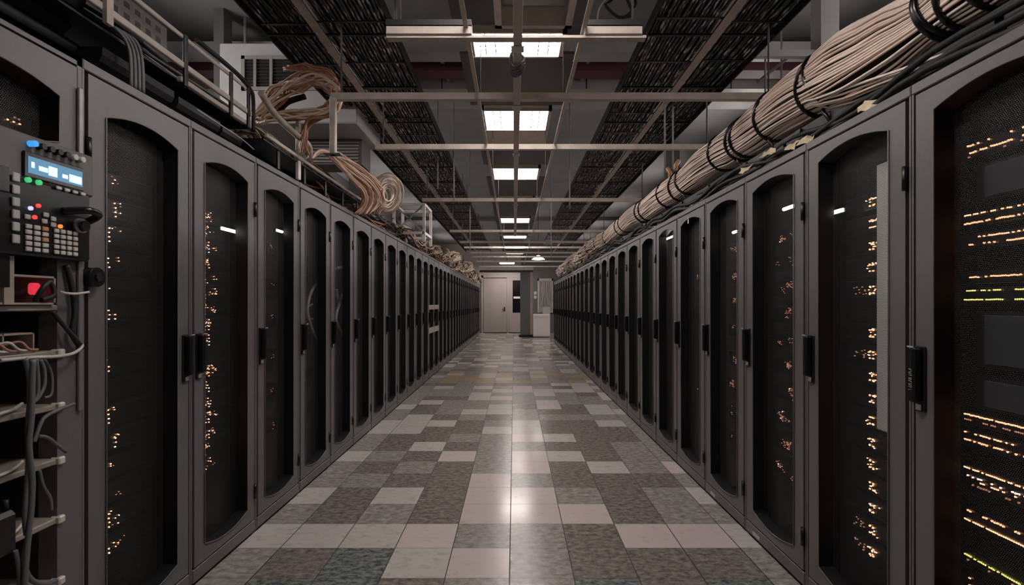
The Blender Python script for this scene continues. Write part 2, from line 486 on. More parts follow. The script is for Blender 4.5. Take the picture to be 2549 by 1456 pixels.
# nearest right cabinet: rows of switches (positions read from the photo)
WD = .46
WD1 = .54
specs = [ # z, h, leds(list of rows: y0,y1,dz,n,key,p)
 (1.735,.060,[(-.2,.16,.045,40,'led_o',.45),(-.2,.16,.022,40,'led_o',.55),(-.18,.16,.010,20,'led_dim',.5)],'switch'),
 (1.525,.050,[(-.2,.17,.038,44,'led_o',.55),(-.2,.17,.012,44,'led_o',.85)],'switch'),
 (1.455,.050,[(-.2,.17,.036,44,'led_o',.35),(-.2,.17,.014,44,'led_o',.6)],'switch'),
 (1.345,.046,[(-.2,.16,.022,40,'led_o',.7)],'switch'),
 (1.285,.052,[(-.2,.17,.040,44,'led_g',.6),(-.2,.17,.012,44,'led_g',.8)],'switch'),
 (.905,.046,[(-.2,.17,.030,48,'led_o',.95),(-.2,.17,.014,40,'led_dim',.5)],'switch'),
 (.835,.056,[(-.2,.17,.044,40,'led_o',.35),(-.2,.17,.020,44,'led_o',.65)],'switch'),
 (.705,.078,[(-.2,.17,.062,48,'led_o',.8),(-.2,.17,.038,40,'led_w',.4),(-.2,.17,.028,40,'led_o',.35),(-.2,.17,.014,40,'led_dim',.5)],'switch'),
 (.585,.060,[(-.2,.17,.048,40,'led_o',.4),(-.2,.17,.018,48,'led_o',.9)],'switch'),
 (.465,.050,[(-.2,.17,.026,52,'led_g',.85),(-.2,.17,.012,40,'led_dim',.3)],'switch'),
 (.385,.050,[(-.2,.17,.038,44,'led_o',.3),(-.2,.17,.014,44,'led_o',.7)],'switch'),
]
col_name = {'led_o':'orange','led_g':'yellow-green'}
for k, (z, h, rows_, kind) in enumerate(specs):
    L = []
    for (a, b_, dz, n, key, p) in rows_: L += row(a, b_, dz, n, key, p)
    place(make_device('network_switch', WD1, h, [(y_+.085, *q) for (y_, *q) in L]), 1, 0, z,
          'black network switch with %s lights, %s from top in nearest right cabinet' % (col_name[rows_[0][4]], nth(k+1)), 'network switch', 'switches in the nearest right cabinet')
# dark meshed modules between them
for k, (z, h) in enumerate(((1.60,.115),(1.09,.17),(.96,.10))):
    o = empty('storage_unit', (0,0,0))
    MB().box(.012,.55,-.23,.23,0,h).build('chassis', M['black'], o)
    MB().box(0,.012,-.19,.19,.01,h-.01,0,.003).build('grille', mat('dark_grille_%d' % k, (74,76,84), .5, 0, .5, 300), o)
    place(o, 1, 0, z, 'dark storage unit with grille front, %s from top in nearest right cabinet' % nth(k+1), 'storage unit', 'storage units in the nearest right cabinet')

def fill(side, ri, zs, h, yr, cluster, dens, key, words, bright=.8, cols=(), p=1):
    """stack of servers; small lights in columns and loose clusters within yr (cabinet coordinates)"""
    for k, z in enumerate(zs):
        rr = random.Random(side*1000+ri*50+k)
        L = []
        for ci, yc in enumerate(cols):
            if rr.random() < p*(1 if ci == 0 else .6):
                for q in range(rr.randint(2, 4)):
                    L.append((yc+rr.gauss(0,.002), .012+.017*q, .0045, .0045, 'led_o' if rr.random() < .7 else 'led_w'))
        for c in range(cluster):
            if rr.random() > p: continue
            yc = rr.uniform(*yr); zc = rr.uniform(.25, .8)*h
            for q in range(rr.randint(2, dens)):
                kk = 'led_dim' if rr.random() > bright else (key if rr.random() < .8 else 'led_w')
                L.append((min(max(yc+rr.gauss(0,.012), -.22), .22), min(max(zc+rr.gauss(0,.010), .008), h-.01), .0036, .0034, kk))
        place(make_device('rack_server', WD, h, L), side, ri, z,
              'black server with sparse lights, %s from top in %s' % (nth(k+1), words), 'server', 'servers in ' + words)
def zs(top, bot, n): return [top + (bot-top)*k/(n-1) for k in range(n)]
wr = lambda i: 'the %s right cabinet' % nth(i+1)
wl = lambda i: 'the %s full left cabinet' % nth(i+1)
# second right cabinet: a straight column of lights
zz = zs(1.66, .26, 17)
for k, z in enumerate(zz):
    if k in (5,): continue
    rr = random.Random(400+k); L = []
    for q in range(4):
        L.append((.062+.02*(q % 2), .018+.026*(q//2), .006, .0055, 'led_o'))
    for q in range(7): L.append((rr.gauss(.068,.018), rr.uniform(.012,.05), .004, .0035, 'led_w' if q % 3 == 0 else 'led_o'))
    if rr.random() < .5:
        for q in range(10): L.append((rr.uniform(.10,.18), rr.uniform(.012,.05), .004, .0035, 'led_dim'))
    place(make_device('rack_server', WD, .072, L), 1, 1, z, 'black server with bright light cluster, %s from top in the second right cabinet' % nth(k+1), 'server', 'servers in the second right cabinet')
o = thing('cable_manager', 'tall pale grey panel standing inside the second right cabinet', 'panel', (XFR+.10, 1.86, .80))
MB().box(0,.02,-.09,.16,0,1.02,0,.004).build('panel', mat('pale_grey_panel',(235,232,226),.6), o)
MB().box(.02,.05,-.09,-.07,0,1.02).build('flange', M['galv'], o)
fill(1, 2, zs(1.60,.36,10), .085, (.02,.20), 3, 14, 'led_dim', wr(2), .12)
fill(1, 3, zs(1.60,.36,8), .085, (.02,.22), 3, 10, 'led_dim', wr(3), .10)
fill(1, 4, zs(1.45,.6,4), .085, (.0,.24), 2, 8, 'led_dim', wr(4), 0)
fill(1, 5, zs(1.45,.6,4), .085, (.0,.24), 2, 9, 'led_dim', wr(5), 0)
fill(1, 6, zs(1.35,.7,3), .085, (-.1,.24), 2, 8, 'led_dim', wr(6), 0)
fill(-1, 0, zs(1.72,.30,15), .080, (-.05,.02), 2, 4, 'led_o', wl(0), .6, (.012,-.02), .55)
fill(-1, 1, zs(1.70,.42,17), .074, (-.13,-.02), 3, 6, 'led_o', wl(1), .6, (-.03,-.065), .85)
fill(-1, 2, zs(1.60,.45,6), .085, (-.20,-.03), 1, 4, 'led_dim', wl(2), 0)
fill(-1, 3, zs(1.50,.45,5), .085, (-.20,-.02), 1, 5, 'led_dim', wl(3), .2)
fill(-1, 5, zs(1.50,.6,4), .085, (-.22,-.0), 2, 6, 'led_dim', wl(5), .1)
fill(-1, 6, zs(1.50,.6,3), .085, (-.22,-.0), 2, 6, 'led_dim', wl(6), .1)

# glowing tubes added to stand in for reflections on the cabinet doors
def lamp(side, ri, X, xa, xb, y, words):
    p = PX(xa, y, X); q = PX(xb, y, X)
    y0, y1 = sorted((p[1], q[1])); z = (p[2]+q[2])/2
    o = thing('glint_tube', 'slim white lamp glowing inside %s' % words, 'lamp', (X, (y0+y1)/2, z))
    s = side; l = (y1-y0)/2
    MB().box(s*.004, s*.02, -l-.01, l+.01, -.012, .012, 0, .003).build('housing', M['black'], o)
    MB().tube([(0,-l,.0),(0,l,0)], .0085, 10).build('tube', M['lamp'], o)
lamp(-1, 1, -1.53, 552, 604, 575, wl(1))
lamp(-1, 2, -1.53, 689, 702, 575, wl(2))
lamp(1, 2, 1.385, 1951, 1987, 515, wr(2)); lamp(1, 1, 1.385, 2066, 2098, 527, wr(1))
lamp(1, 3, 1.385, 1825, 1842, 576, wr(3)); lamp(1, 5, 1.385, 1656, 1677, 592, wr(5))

# pale cords hanging behind two left doors
def cord(name, label, pts, r, m, cat='cable', n=6, sides=7, group=None):
    return tag(MB().tube(smooth(pts, n), r, sides).build(name, m), label, cat, group)
XI = -1.55
cord('cable', 'long pale cord curving down behind the fourth left mesh door', [PX(800,690,XI),PX(776,725,XI),PX(765,770,XI),PX(775,815,XI),PX(795,855,XI)], .012, M['whitecab'])
cord('cable', 'short pale cord rising to the right behind the fourth left mesh door', [PX(762,765,XI-.02),PX(780,755,XI-.02),PX(797,740,XI-.02)], .009, M['whitecab'])
cord('cable', 'short drooping pale cord low behind the fourth left mesh door', [PX(768,795,XI-.02),PX(785,795,XI-.02),PX(797,812,XI-.02)], .010, M['whitecab'])
cord('cable', 'looped pale cord hanging behind the fifth left mesh door', [PX(838,668,XI),PX(852,668,XI),PX(858,700,XI),PX(846,750,XI),PX(836,795,XI),PX(850,830,XI),PX(860,890,XI)], .013, M['whitecab'])
cord('cable', 'second thin pale cord beside the looped cord behind the fifth left door', [PX(838,720,XI-.02),PX(846,790,XI-.02),PX(848,830,XI-.02),PX(842,870,XI-.02)], .011, M['whitecab'])

# ------------------------------------------------------------------ right cable bundle
XB, ZB = 1.455, 2.320
tiesY = [y_*.945 for y_ in [1.645,1.76,1.83,1.868,2.497,2.565,3.04,3.40,3.48,3.83,4.60,4.81,5.16,5.9,6.08,7.1,7.4,8.4,9.3,10.3,11.5,12.6,13.8,15.2]]
def bundle_R(Y):
    Y = Y/.945
    pts = [(1.1,.125),(1.65,.115),(1.80,.098),(1.87,.096),(2.05,.135),(2.28,.160),(2.43,.150),(2.54,.128),(2.75,.132),(3.0,.124),(3.2,.128),(3.44,.118),(3.65,.125),(3.83,.115),(4.2,.124),(4.6,.112),(5.0,.118),(6,.115),(7,.112),(9,.115),(17.5,.115)]
    for (a, ra), (b_, rb) in zip(pts, pts[1:]):
        if a <= Y <= b_:
            t = (Y-a)/(b_-a); t = t*t*(3-2*t); return ra+(rb-ra)*t
    return pts[-1][1]
def bundle_c(Y):
    z = ZB + .012*math.sin(Y*2.1) + .008*math.sin(Y*5.3)
    if Y < 2.5: z -= .045*min(1, (2.5-Y)/.7)
    x = XB + .010*math.sin(Y*1.7+1)
    return x, z
bun = thing('cable_bundle', 'thick bundle of beige data cables strapped along the right cabinet tops', 'cable bundle', (XB, 1.2, 2.2))
NS = 92
Ys = []
y = 1.12
while y < 16.6: Ys.append(y); y += .055 if y < 4 else (.11 if y < 9 else .16)
inv = Vector(bun.location)
for k in range(NS):
    a0 = 2*PI*k/NS; ph = rnd.uniform(0, 6.28); am = rnd.uniform(.5, 1); pts = []
    for Y in Ys:
        cx, cz = bundle_c(Y); R = bundle_R(Y)
        a = a0 + .25*math.sin(Y*.9) + .05*am*math.sin(Y*3.1+ph) + .02*math.sin(Y*7+ph*2)
        far = max(0, Y-7.0)
        rr = R*(1 + .045*am*math.sin(Y*2.3+ph*3)) + min(.035, far*.008)*math.sin(Y*(2.6+am)+ph)
        a += min(.5, far*.1)*math.sin(Y*(1.3+am*.7)+ph)*.5
        # loose strands on the underside leave towards the cabinet top near the viewer
        px, pz = cx + rr*math.cos(a), cz + rr*math.sin(a)
        if Y < 2.33 and math.sin(a0) < -.35 and math.cos(a0) < .45 and k % 2:
            t = min(1, (2.33-Y)/.8); t = t*t*(3-2*t)
            pz = pz + (2.035 + .03*am - pz)*t*.8; px = px + (1.38 + .12*am - px)*t*.5
        pts.append(Vector((px, Y, pz)) - inv)
    MB().tube(pts, .0056, 6).build('cable_strand', [M['cab_b'], M['cab_b2'], M['cab_b'], M['cab_b3']][rnd.randrange(4)], bun)
pts = []
for Y in Ys:
    cx, cz = bundle_c(Y); pts.append(Vector((cx, Y, cz)) - inv)
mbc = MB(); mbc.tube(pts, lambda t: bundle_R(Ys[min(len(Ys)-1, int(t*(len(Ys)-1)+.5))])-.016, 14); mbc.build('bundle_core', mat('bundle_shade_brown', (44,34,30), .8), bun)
for k, Y in enumerate(tiesY):
    cx, cz = bundle_c(Y); R = bundle_R(Y)+.010; tilt = rnd.uniform(-.25,.25); tl2 = rnd.uniform(-.15,.15); ring = []
    if 2.3 < Y < 2.5: tilt = .35 if Y < 2.39 else -.3
    for q in range(28):
        a = 2*PI*q/28
        ring.append(Vector((cx+R*math.cos(a), Y+tilt*R*math.sin(a)+tl2*R*math.cos(a), cz+R*math.sin(a))) - inv)
    mb = MB(); rt = .0105 if Y < 6 else .008
    mb.tube(ring, rt, 7, closed=True)
    if Y > 2 and k % 2 == 0: mb.tube(smooth([Vector((cx-.05,Y,cz-R+.01))-inv, Vector((cx-.055,Y-.015,cz-R-.012))-inv, Vector((cx-.045,Y-.03,cz-R-.04))-inv, Vector((cx-.03,Y-.035,cz-R-.075))-inv]), rt*.8, 6)
    mb.build('cable_tie', M['tie'], bun)
# orange caps standing up behind the bundle
for k, (x, y_) in enumerate(((1668,430),(1682,412))):
    p = PX(x, y_, 1.50)
    MB().tube([Vector(p)-inv+Vector((0,0,-.05)), Vector(p)-inv, Vector(p)-inv+Vector((-.03*(1-2*k),0,.05))], .02, 8).build('cable_end_cap', M['orangecap'], bun)

# tray and black cords under the bundle
tr = thing('cable_tray', 'black cable tray carrying the beige bundle on the right cabinets', 'cable tray', (XB, 1.2, HR))
for sx in (-.04, .17):
    MB().box(sx-.008, sx+.008, 0, 15.6, .10, .145).build('side_rail', M['black'], tr)
for k in range(26): MB().box(-.06,.17,.15+.6*k,.19+.6*k,.12,.14).build('rung', M['black'], tr)
for k in range(13):
    MB().box(-.048,-.018,.3+1.2*k,.33+1.2*k,.0005,.13).build('foot', M['black'], tr); MB().box(.15,.18,.3+1.2*k,.33+1.2*k,.0005,.13).build('foot', M['black'], tr)
bb = thing('black_cable_bundle', 'loose black cords lying under the beige bundle on the right cabinets', 'cable bundle', (1.40, 1.2, HR))
for k in range(9):
    ph = rnd.uniform(0,6.28); pts = []
    Y = 0
    while Y < 15.4:
        pts.append((-.01+.028*(k % 3)+.025*math.sin(Y*2.2+ph), Y, .03+.035*(k//3)+.022*math.sin(Y*3.1+ph*2)+ .02*math.sin(Y*7+ph)))
        Y += .13
    MB().tube(pts, .013, 6).build('cord', M['blackcab'], bb)
for k, (x, y_, l) in enumerate(((2000,352,.05),(1965,368,.05),(1905,385,.07),(1850,425,.07),(2150,268,.05))):
    p = PX(x, y_, 1.34)
    o = thing('cable_tag', 'crumpled pale paper tag on the right cabinet tops, %s from the near end' % nth([4,3,2,1,5].index(k)+1 if False else k+1), 'tag', p)
    mb = MB(); ang = rnd.uniform(0,3)
    vs = []
    for i in range(4):
        for j in range(3):
            vs.append((rnd.uniform(-.01,.01)+.012*j, (i-1.5)*l/1.5, (j-1)*.018+rnd.uniform(-.008,.008)+.006*i))
    fs = [(i*3+j, i*3+j+1, i*3+j+4, i*3+j+3) for i in range(3) for j in range(2)]
    mb.add(vs, fs); ob = mb.build('paper', M['cream'], o)
    sm = ob.modifiers.new('s', 'SOLIDIFY'); sm.thickness = .002

# ------------------------------------------------------------------ ceiling grid, ladders
HB = 1.25
def zh(h): return H + h
barY = [2.47,3.205,4.23,6.37,9.08,10.7,11.7,12.9,14.0,15.5,17.6]
for k, Y in enumerate(barY):
    xa, xb = (-.60,.62) if k == 0 else (-1.12, 1.62)
    o = thing('cross_bar', 'beige strut crossing above the aisle, %s from the viewer' % nth(k+1), 'strut', (0,Y,zh(HB)), 0, 'struts across the aisle')
    m = MB(); tall = .012 if k == 0 else .041
    m.box(xa,xb,-.0205,.0205,0,.006,0); m.box(xa,xb,-.0205,-.0165,.006,tall,0); m.box(xa,xb,.0165,.0205,.006,tall,0); m.build('channel', M['strut'], o)
    # hanger rods
    for x in (xa+.06, xb-.06):
        MB().cyl((x,0,.006),(x,0,ZC-zh(HB)),.006,6).build('hanger_rod', M['strutdark'], o)
# heavier pale channels beside the first strut
for s_, (xa, xb) in (('left',(-.60,-.20)),('right',(.33,.60))):
    o = thing('cable_channel', 'short pale channel with black top at the %s of the first strut' % s_, 'channel', (0,2.47,zh(HB)+.0125))
    MB().box(xa,xb,-.03,.03,0,.040,0,.003).build('channel', M['strut'], o)
    MB().box(xa,xb,-.035,.035,.040,.066).build('cover', M['black'], o)
o = thing('centre_strut', 'long beige strut running down the middle of the aisle ceiling', 'strut', (.016,0,zh(HB)))
MB().box(-.0205,.0205,.6,9.3,-.041,-.0005,0,.002).build('channel', M['strut'], o)
for k in range(5): MB().box(-.03,.03,[3.205,4.23,6.37,9.08,2.47][k]-.03,[3.205,4.23,6.37,9.08,2.47][k]+.03,-.046,-.041).build('bracket', M['galv'], o)
# wrapped wire where the strut meets the box
mb = MB()
for k in range(5):
    ring = [(.03*math.cos(a)*1.2, 2.62+.03*k+.02*math.sin(a*2), -.02+.034*math.sin(a)) for a in [2*PI*q/14 for q in range(14)]]
    mb.tube(ring, .006, 5, closed=True)
mb.build('wire_wrap', M['strutdark'], o)
for s_, X in (('left',-.226),('right',.328)):
    o = thing('grid_bar', 'thin beige ceiling bar %s of the centre strut' % s_, 'bar', (X,0,zh(1.293)))
    MB().box(-.011,.011,.9,17,0,.004).box(-.002,.002,.9,17,.004,.03).build('tee', M['strut'], o)
    for k in range(8): MB().cyl((0,1.5+2*k,.03),(0,1.5+2*k,ZC-zh(1.293)),.003,5).build('hanger_wire', M['strutdark'], o)

HLD = 1.70; KL = HLD/1.293
def ladder(s_, xi, xo, xc):
    xi *= KL; xo *= KL; xc *= KL
    o = thing('cable_ladder', 'black overhead cable ladder with beige middle rail %s of the aisle centre' % s_, 'cable ladder', (0,.7,zh(HLD)))
    sg = -1 if xi < 0 else 1
    for x in (xi, xo): MB().box(x-.006,x+.006,0,16.3,0,.055).build('side_rail', M['black'], o)
    MB().box(xc-.028,xc+.028,0,16.3,-.010,.0,0,.002).build('middle_rail', M['strut'], o)
    for k in range(20): MB().box(min(xi,xo),max(xi,xo),.2+.8*k,.22+.8*k,.0005,.012).build('rung', M['black'], o)
    for h_, (a, b_) in (('inner',(xi,xc)),('outer',(xc,xo))):
        lo, hi = sorted((a, b_)); lo += .02; hi -= .02
        if h_ == 'outer' : pass
        c = thing('cable_bundle', '%s lane of laced black cables on the %s overhead ladder' % (h_, s_), 'cable bundle', ((lo+hi)/2,.7,zh(HLD)+.013))
        n = int((hi-lo)/.0245)
        for k in range(n):
            x = lo + (hi-lo)*(k+.5)/n - (lo+hi)/2; ph = rnd.uniform(0,6.28); pts = []; Y = 0
            while Y <= 16.2:
                pts.append((x+.004*math.sin(Y*5+ph), Y, .0125+ (.004*math.sin(Y*6.5+ph*2)+.004)+ .012*(k % 2)*.5)); Y += .12 if Y < 4 else .25
            MB().tube(pts, .0098, 6).build('cable_strand', M['speckle'], c)
        mt = MB(); mt.box(lo-(lo+hi)/2, hi-(lo+hi)/2, 0, 16.2, .034, .06); mt.build('upper_layer', M['blackcab'], c)
        for k in range(30):
            Y = .35+.53*k+rnd.uniform(-.1,.1)
            MB().box(lo-(lo+hi)/2-.004, hi-(lo+hi)/2+.004, Y, Y+.02, -.004, .0).build('lacing', M['tie'], c)
ladder('left', -.575, -1.19, -.925)
ladder('right', .635, 1.26, .968)

# troffers
trofY = [(3.46,3.78),(4.85,5.38),(6.90,7.50),(8.88,9.12),(10.9,11.5),(13.7,14.2),(16.35,16.8),(18.2,18.6),(1.5,2.0)]  # those lined up behind struts are unseen, added to light the floor
M['troffer'] = emit('troffer_tube', (255,248,245), 41, (220,220,220))
M['louver'] = mat('louver_metal', (150,146,142), .35, .4)
TX = .02; ZT = zh(1.80)
order = sorted(trofY)
for (a, b_) in trofY:
    k = order.index((a, b_))
    o = thing('ceiling_light', 'louvred square ceiling light above the aisle, %s along from behind the viewer' % nth(k+1), 'ceiling light', (TX,(a+b_)/2,ZT), 0, 'lights above the aisle')
    l = (b_-a)/2
    f = MB(); f.box(-.33,-.30,-l-.02,l+.02,-.006,.10); f.box(.30,.33,-l-.02,l+.02,-.01,.10); f.box(-.33,.33,-l-.02,-l,-.01,.10); f.box(-.33,.33,l,l+.02,-.01,.10); f.box(-.33,.33,-l-.02,l+.02,.10,.11)
    f.build('housing', M['strut'], o)
    MB().box(-.30,.30,-l,l,.024,.026).build('diffuser', M['troffer'], o)
    g = MB(); n = max(4, int((b_-a)/.06))
    for q in range(1, n): g.box(-.30,.30,-l+2*l*q/n-.004,-l+2*l*q/n+.004,0,.012)
    for q in (-.15,.0,.15,.22,-.22): g.box(q-.003,q+.003,-l,l,0,.012)
    g.build('louver', M['louver'], o)
o = thing('ceiling_light', 'added unseen fill light behind the header beam before the end doors', 'ceiling light', (-.3,21.9,3.0))  # added out of sight to brighten the end wall
MB().box(-.33,.33,-.33,.33,0,.08).build('housing', M['strut'], o)
MB().box(-.30,.30,-.30,.30,-.004,0).build('diffuser', M['troffer'], o)
MB().cyl((0,0,.08),(0,0,ZC-3.0),.01,6).build('hanger_rod', M['strutdark'], o)
M['filltube'] = emit('fill_tube_glow', (255,248,245), 105, (220,220,220))  # unseen tubes added behind the rows to light ceiling and cable tops
for s_, X in (('left',-3.25),('right',3.25)):
    for k in range(7):
        o = thing('fill_tube', 'added fill tube unseen behind the %s cabinets, %s from the near end' % (s_, nth(k+1)), 'tube light', (X, .2+3.4*k, 3.0))
        MB().tube([(0,-.6,0),(0,.6,0)], .019, 10).build('tube', M['filltube'], o)
        MB().box(-.03,.03,-.62,-.60,-.03,.05).box(-.03,.03,.60,.62,-.03,.05).box(-.015,.015,-.62,.62,.04,.06).build('holder', M['galv'], o)
        MB().cyl((0,0,.06),(0,0,ZC-3.0),.006,6).build('hanger_rod', M['strutdark'], o)
# dark ceiling panels between lights
for k, (a, b_) in enumerate([(2.75,3.42),(3.82,4.80),(6.12,6.85),(7.55,8.82),(9.2,10.85),(11.55,13.65),(14.25,16.3),(16.86,18.1)]):
    o = MB().box(-.40,.44,a,b_,ZT+.03,ZT+.05).build('ceiling_panel', M['panel'])
    tag(o, 'dark grey ceiling panel, %s from the viewer along the light line' % nth(k+1), 'ceiling panel', None, 'structure')
o = thing('light_hood', 'beige sloping panel just beyond the second ceiling light ahead', 'panel', (TX,5.44,ZT+.02))
h_ = MB(); h_.add([(-.34,0,.05),(.34,0,.05),(.34,.62,-.03),(-.34,.62,-.03),(-.34,0,.07),(.34,0,.07),(.34,.62,-.01),(-.34,.62,-.01)], [(0,1,2,3),(7,6,5,4),(0,4,5,1),(1,5,6,2),(2,6,7,3),(3,7,4,0)])
h_.build('panel', M['strut'], o)
for x in (-.3,.3): MB().cyl((x,.3,.03),(x,.3,ZC-ZT-.02),.005,6).build('hanger_rod', M['strutdark'], o)
# box at the top of the frame
o = thing('junction_box', 'open beige box with a grey drum hanging above the centre strut', 'box', (.10,2.55,zh(1.45)))
f = MB(); f.box(-.20,-.165,-.2,.2,0,.14); f.box(.165,.20,-.2,.2,0,.14); f.box(-.20,.20,.17,.2,0,.10); f.box(-.20,.20,-.2,-.17,0,.14); f.build('frame', M['strut'], o)
MB().cyl((-.165,.04,.10),(.165,.04,.10),.06,20).build('drum', M['duct'], o)
for x in (-.18,.18): MB().cyl((x,0,.14),(x,0,ZC-zh(1.45)),.005,6).build('hanger_rod', M['strutdark'], o)

# beams and ducts under the slab
def beam(name, label, Y, ytop, ybot, m, cat, xa=-3.55, xb=3.55, dep=.2, seams=0):
    z1 = H+(VY-ytop)/F*Y; z0 = H+(VY-ybot)/F*Y
    o = MB().box(xa,xb,Y,Y+dep,z0,z1)
    if seams:
        for k in range(seams):
            x = xa+(xb-xa)*(k+.5)/seams; o.box(x-.006,x+.006,Y-.004,Y,z0,z1,1)
    o = o.build(name, [m, M['black']]); tag(o, label, cat, None, 'structure'); return o
beam('beam','grey board beam nearest the viewer under the slab',5.0,103,130,M['duct'],'beam')
beam('beam','maroon painted beam under the slab',5.35,154,175,M['maroon'],'beam')
beam('beam','jointed grey panel beam behind the maroon beam',5.7,176,221,M['duct'],'beam',seams=9)
beam('beam','low grey duct behind the jointed panel beam',6.3,224,241,M['duct'],'beam',dep=.4)
beam('beam','pale conduit beam in the middle distance',8.2,292,309,M['duct'],'beam',dep=.15)
beam('beam','dark beam under the slab beyond the conduit beam',9.5,335,365,M['wall'],'beam')
beam('beam','grey beam under the slab far along the aisle',12.0,415,440,M['wall'],'beam')
beam('beam','grey beam under the slab near the aisle end',16,520,548,M['wall'],'beam')
for k, (X, Y, w_) in enumerate(((2.42,4.0,.14),(-2.66,4.7,.09),(2.75,9,.2),(-2.75,9,.2))):
    o = MB().box(X-w_/2,X+w_/2,Y,Y+.14,0,ZC-.001).build('pillar', M['duct'] if k == 0 else M['wall'])
    tag(o, ['pale grey post behind the right cabinets','thin dark post behind the left cabinets','far grey post behind the right cabinets','far grey post behind the left cabinets'][k], 'post', None, 'structure')
# slanting struts under the slab
for k, (p, q) in enumerate((((1085,105),(1125,222)),((1480,105),(1440,222)))):
    P1 = PY(p[0],p[1],5.0); Q1 = PY(q[0],q[1],5.9)
    tag(MB().bar(P1, Q1, .035).build('brace', M['duct']), 'grey slanting brace under the slab %s of the lights' % ('left','right')[k], 'brace')
tag(MB().bar(PY(1985,125,4.2), PY(1885,205,4.6), .018).build('brace', M['galv']), 'thin pale slanting rod above the beige bundle', 'rod')
tag(MB().bar((1.75,4.05,3.22),(2.5,4.05,3.22),.05).build('wall_bar', M['duct']), 'pale horizontal bar fixed to the post behind the right cabinets', 'bar')
for k, (x, yt, yb, Y) in enumerate(((985,0,62,3.0),(1170,340,640,9.0),(1655,395,440,4.4),(1675,380,420,4.5),(1905,190,245,4.2),(1945,255,330,4.2),(1130,378,500,6.0),(1418,378,520,6.5),(1375,100,240,4.6),(1372,380,640,8.5),(1090,378,470,6.2))):
    p = PY(x, yb, Y); q = PY(x, yt, Y)
    tag(MB().cyl((p[0],Y,p[2]),(p[0],Y,ZC-.001),.008,6).build('hanger_rod', M['duct']), 'thin grey hanger rod from the slab, %s of the loose rods' % nth(k+1), 'rod', 'loose hanger rods under the slab')
# pendant lamp near the far end, glowing
p = PY(1340,643,15)
o = thing('pendant_lamp', 'white shaded lamp hanging right of the grid at the far end', 'lamp', p)
MB().tube([(0,0,-.03),(0,0,0),(0,0,.08)], lambda t: .19 if t < .3 else (.15 if t < .7 else .04), 16).build('shade', M['lamp'], o)
MB().cyl((0,0,.08),(0,0,ZC-p[2]),.006,6).build('cord', M['black'], o)
# loop of black cord by the slab
cx, cy, cz = PY(1545,12,2.9)
pts = [(cx+.085*math.cos(a)*(1+.15*math.sin(2*a)), cy+.02*math.sin(3*a), cz+.06*math.sin(a)+.01*math.sin(2*a)) for a in [2*PI*q/24*1.9 for q in range(25)]]
cord('cable', 'coiled black cord hanging above the right ladder', pts+[(cx-.02,cy,cz+.2),(cx,cy,cz+.5)], .009, M['blackcab'], n=2)
cord('cable', 'thin white wire bowed beside the right ceiling bar', [PY(1486,75,2.9),PY(1489,30,2.9),PY(1500,8,2.9),PY(1515,-8,2.9)], .004, M['whitecab'])

# air conditioner on the left
a = thing('air_conditioner', 'grey air conditioning unit with louvred vent above the left cabinets', 'air conditioner', (-1.95,4.55,2.86))
MB().box(-.62,.58,0,.8,0,.70,0,.01).build('housing', M['ac'], a)
f = MB()
f.box(-.42,.30,-.02,0,.28,.31); f.box(-.42,.30,-.02,0,.55,.58); f.box(-.42,-.39,-.02,0,.28,.58); f.box(.27,.30,-.02,0,.28,.58)
for x in (-.30,-.16): f.box(x-.012,x+.012,-.024,0,.31,.55)
f.build('vent_frame', M['duct'], a)
MB().box(-.39,.27,-.006,-.001,.31,.55).build('vent_dark', M['dark'], a)
f = MB()
for k in range(8): f.add([(-.39,-.018,.325+.028*k),(.27,-.018,.325+.028*k),(.27,-.004,.34+.028*k),(-.39,-.004,.34+.028*k)], [(0,1,2,3)])
f.build('louvers', M['strutdark'], a)
for x in (-.55,.5): MB().cyl((x,.3,.70),(x,.3,ZC-2.86-.001),.012,8).build('hanger_rod', M['duct'], a)
a = thing('vent_grille', 'small slatted vent box behind the white posts on the left', 'vent', (-1.72,5.0,2.62))
MB().box(-.3,.26,0,.3,0,.24).build('box', M['strutdark'], a)
f = MB()
for k in range(7): f.box(-.27,.23,-.015,-.001,.02+.03*k,.032+.03*k)
f.build('slats', M['duct'], a)

# ------------------------------------------------------------------ left overhead trays and cables
X1 = -1.50
t1 = thing('cable_tray', 'nearest pale-railed cable tray above the left cabinets', 'cable tray', (X1,1.25,HL))
l0, l1 = 0, 1.72
zr1, zr2, zr0 = 2.363-HL, 2.492-HL, 2.298-HL
MB().box(-.006,.010,l0,l1,zr1-.014,zr1+.014,0,.003).build('lower_rail', M['strut'], t1)
MB().box(-.004,.006,l0,l1,zr2-.010,zr2+.010,0,.003).build('upper_rail', M['strut'], t1)
MB().box(-.02,.004,1.1,l1,zr0-.012,zr0+.012,0,.003).build('bottom_rail', M['strut'], t1)
MB().box(-.36,-.02,l0,l1,zr0-.004,zr0+.004).build('pan', M['black'], t1)
MB().box(-.36,-.35,l0,l1,zr0,zr2).build('back_rail', M['black'], t1)
pl = MB(); pl.box(-.016,-.010,.62,1.02,zr1+.014,zr2-.01,0)
for i in range(6):
    for j in range(2): pl.box(-.010,-.0095,.65+.06*i,.68+.06*i,zr1+.03+.045*j,zr1+.052+.045*j,1)
pl.build('slotted_plate', [M['strutdark'], M['black']], t1)
for Y in (1.12,1.50,1.68): MB().box(.0,.016,Y-.012,Y+.012,zr0-.03,zr2+.012,0,.004).box(-.36,.0,Y-.012,Y+.012,zr0-.03,zr0-.008).build('strap', M['black'], t1)
MB().box(.010,.026,.64,.672,zr1-.06,zr2+.25).build('upright', M['strut'], t1)
MB().tube(smooth([(.01,1.2,zr2+.03),(.01,1.55,zr2+.03),(.01,1.70,zr2+.0),(.01,1.73,zr2-.05),(.01,1.73,zr0-.03)]), .012, 8).build('edge_tube', M['blackcab'], t1)
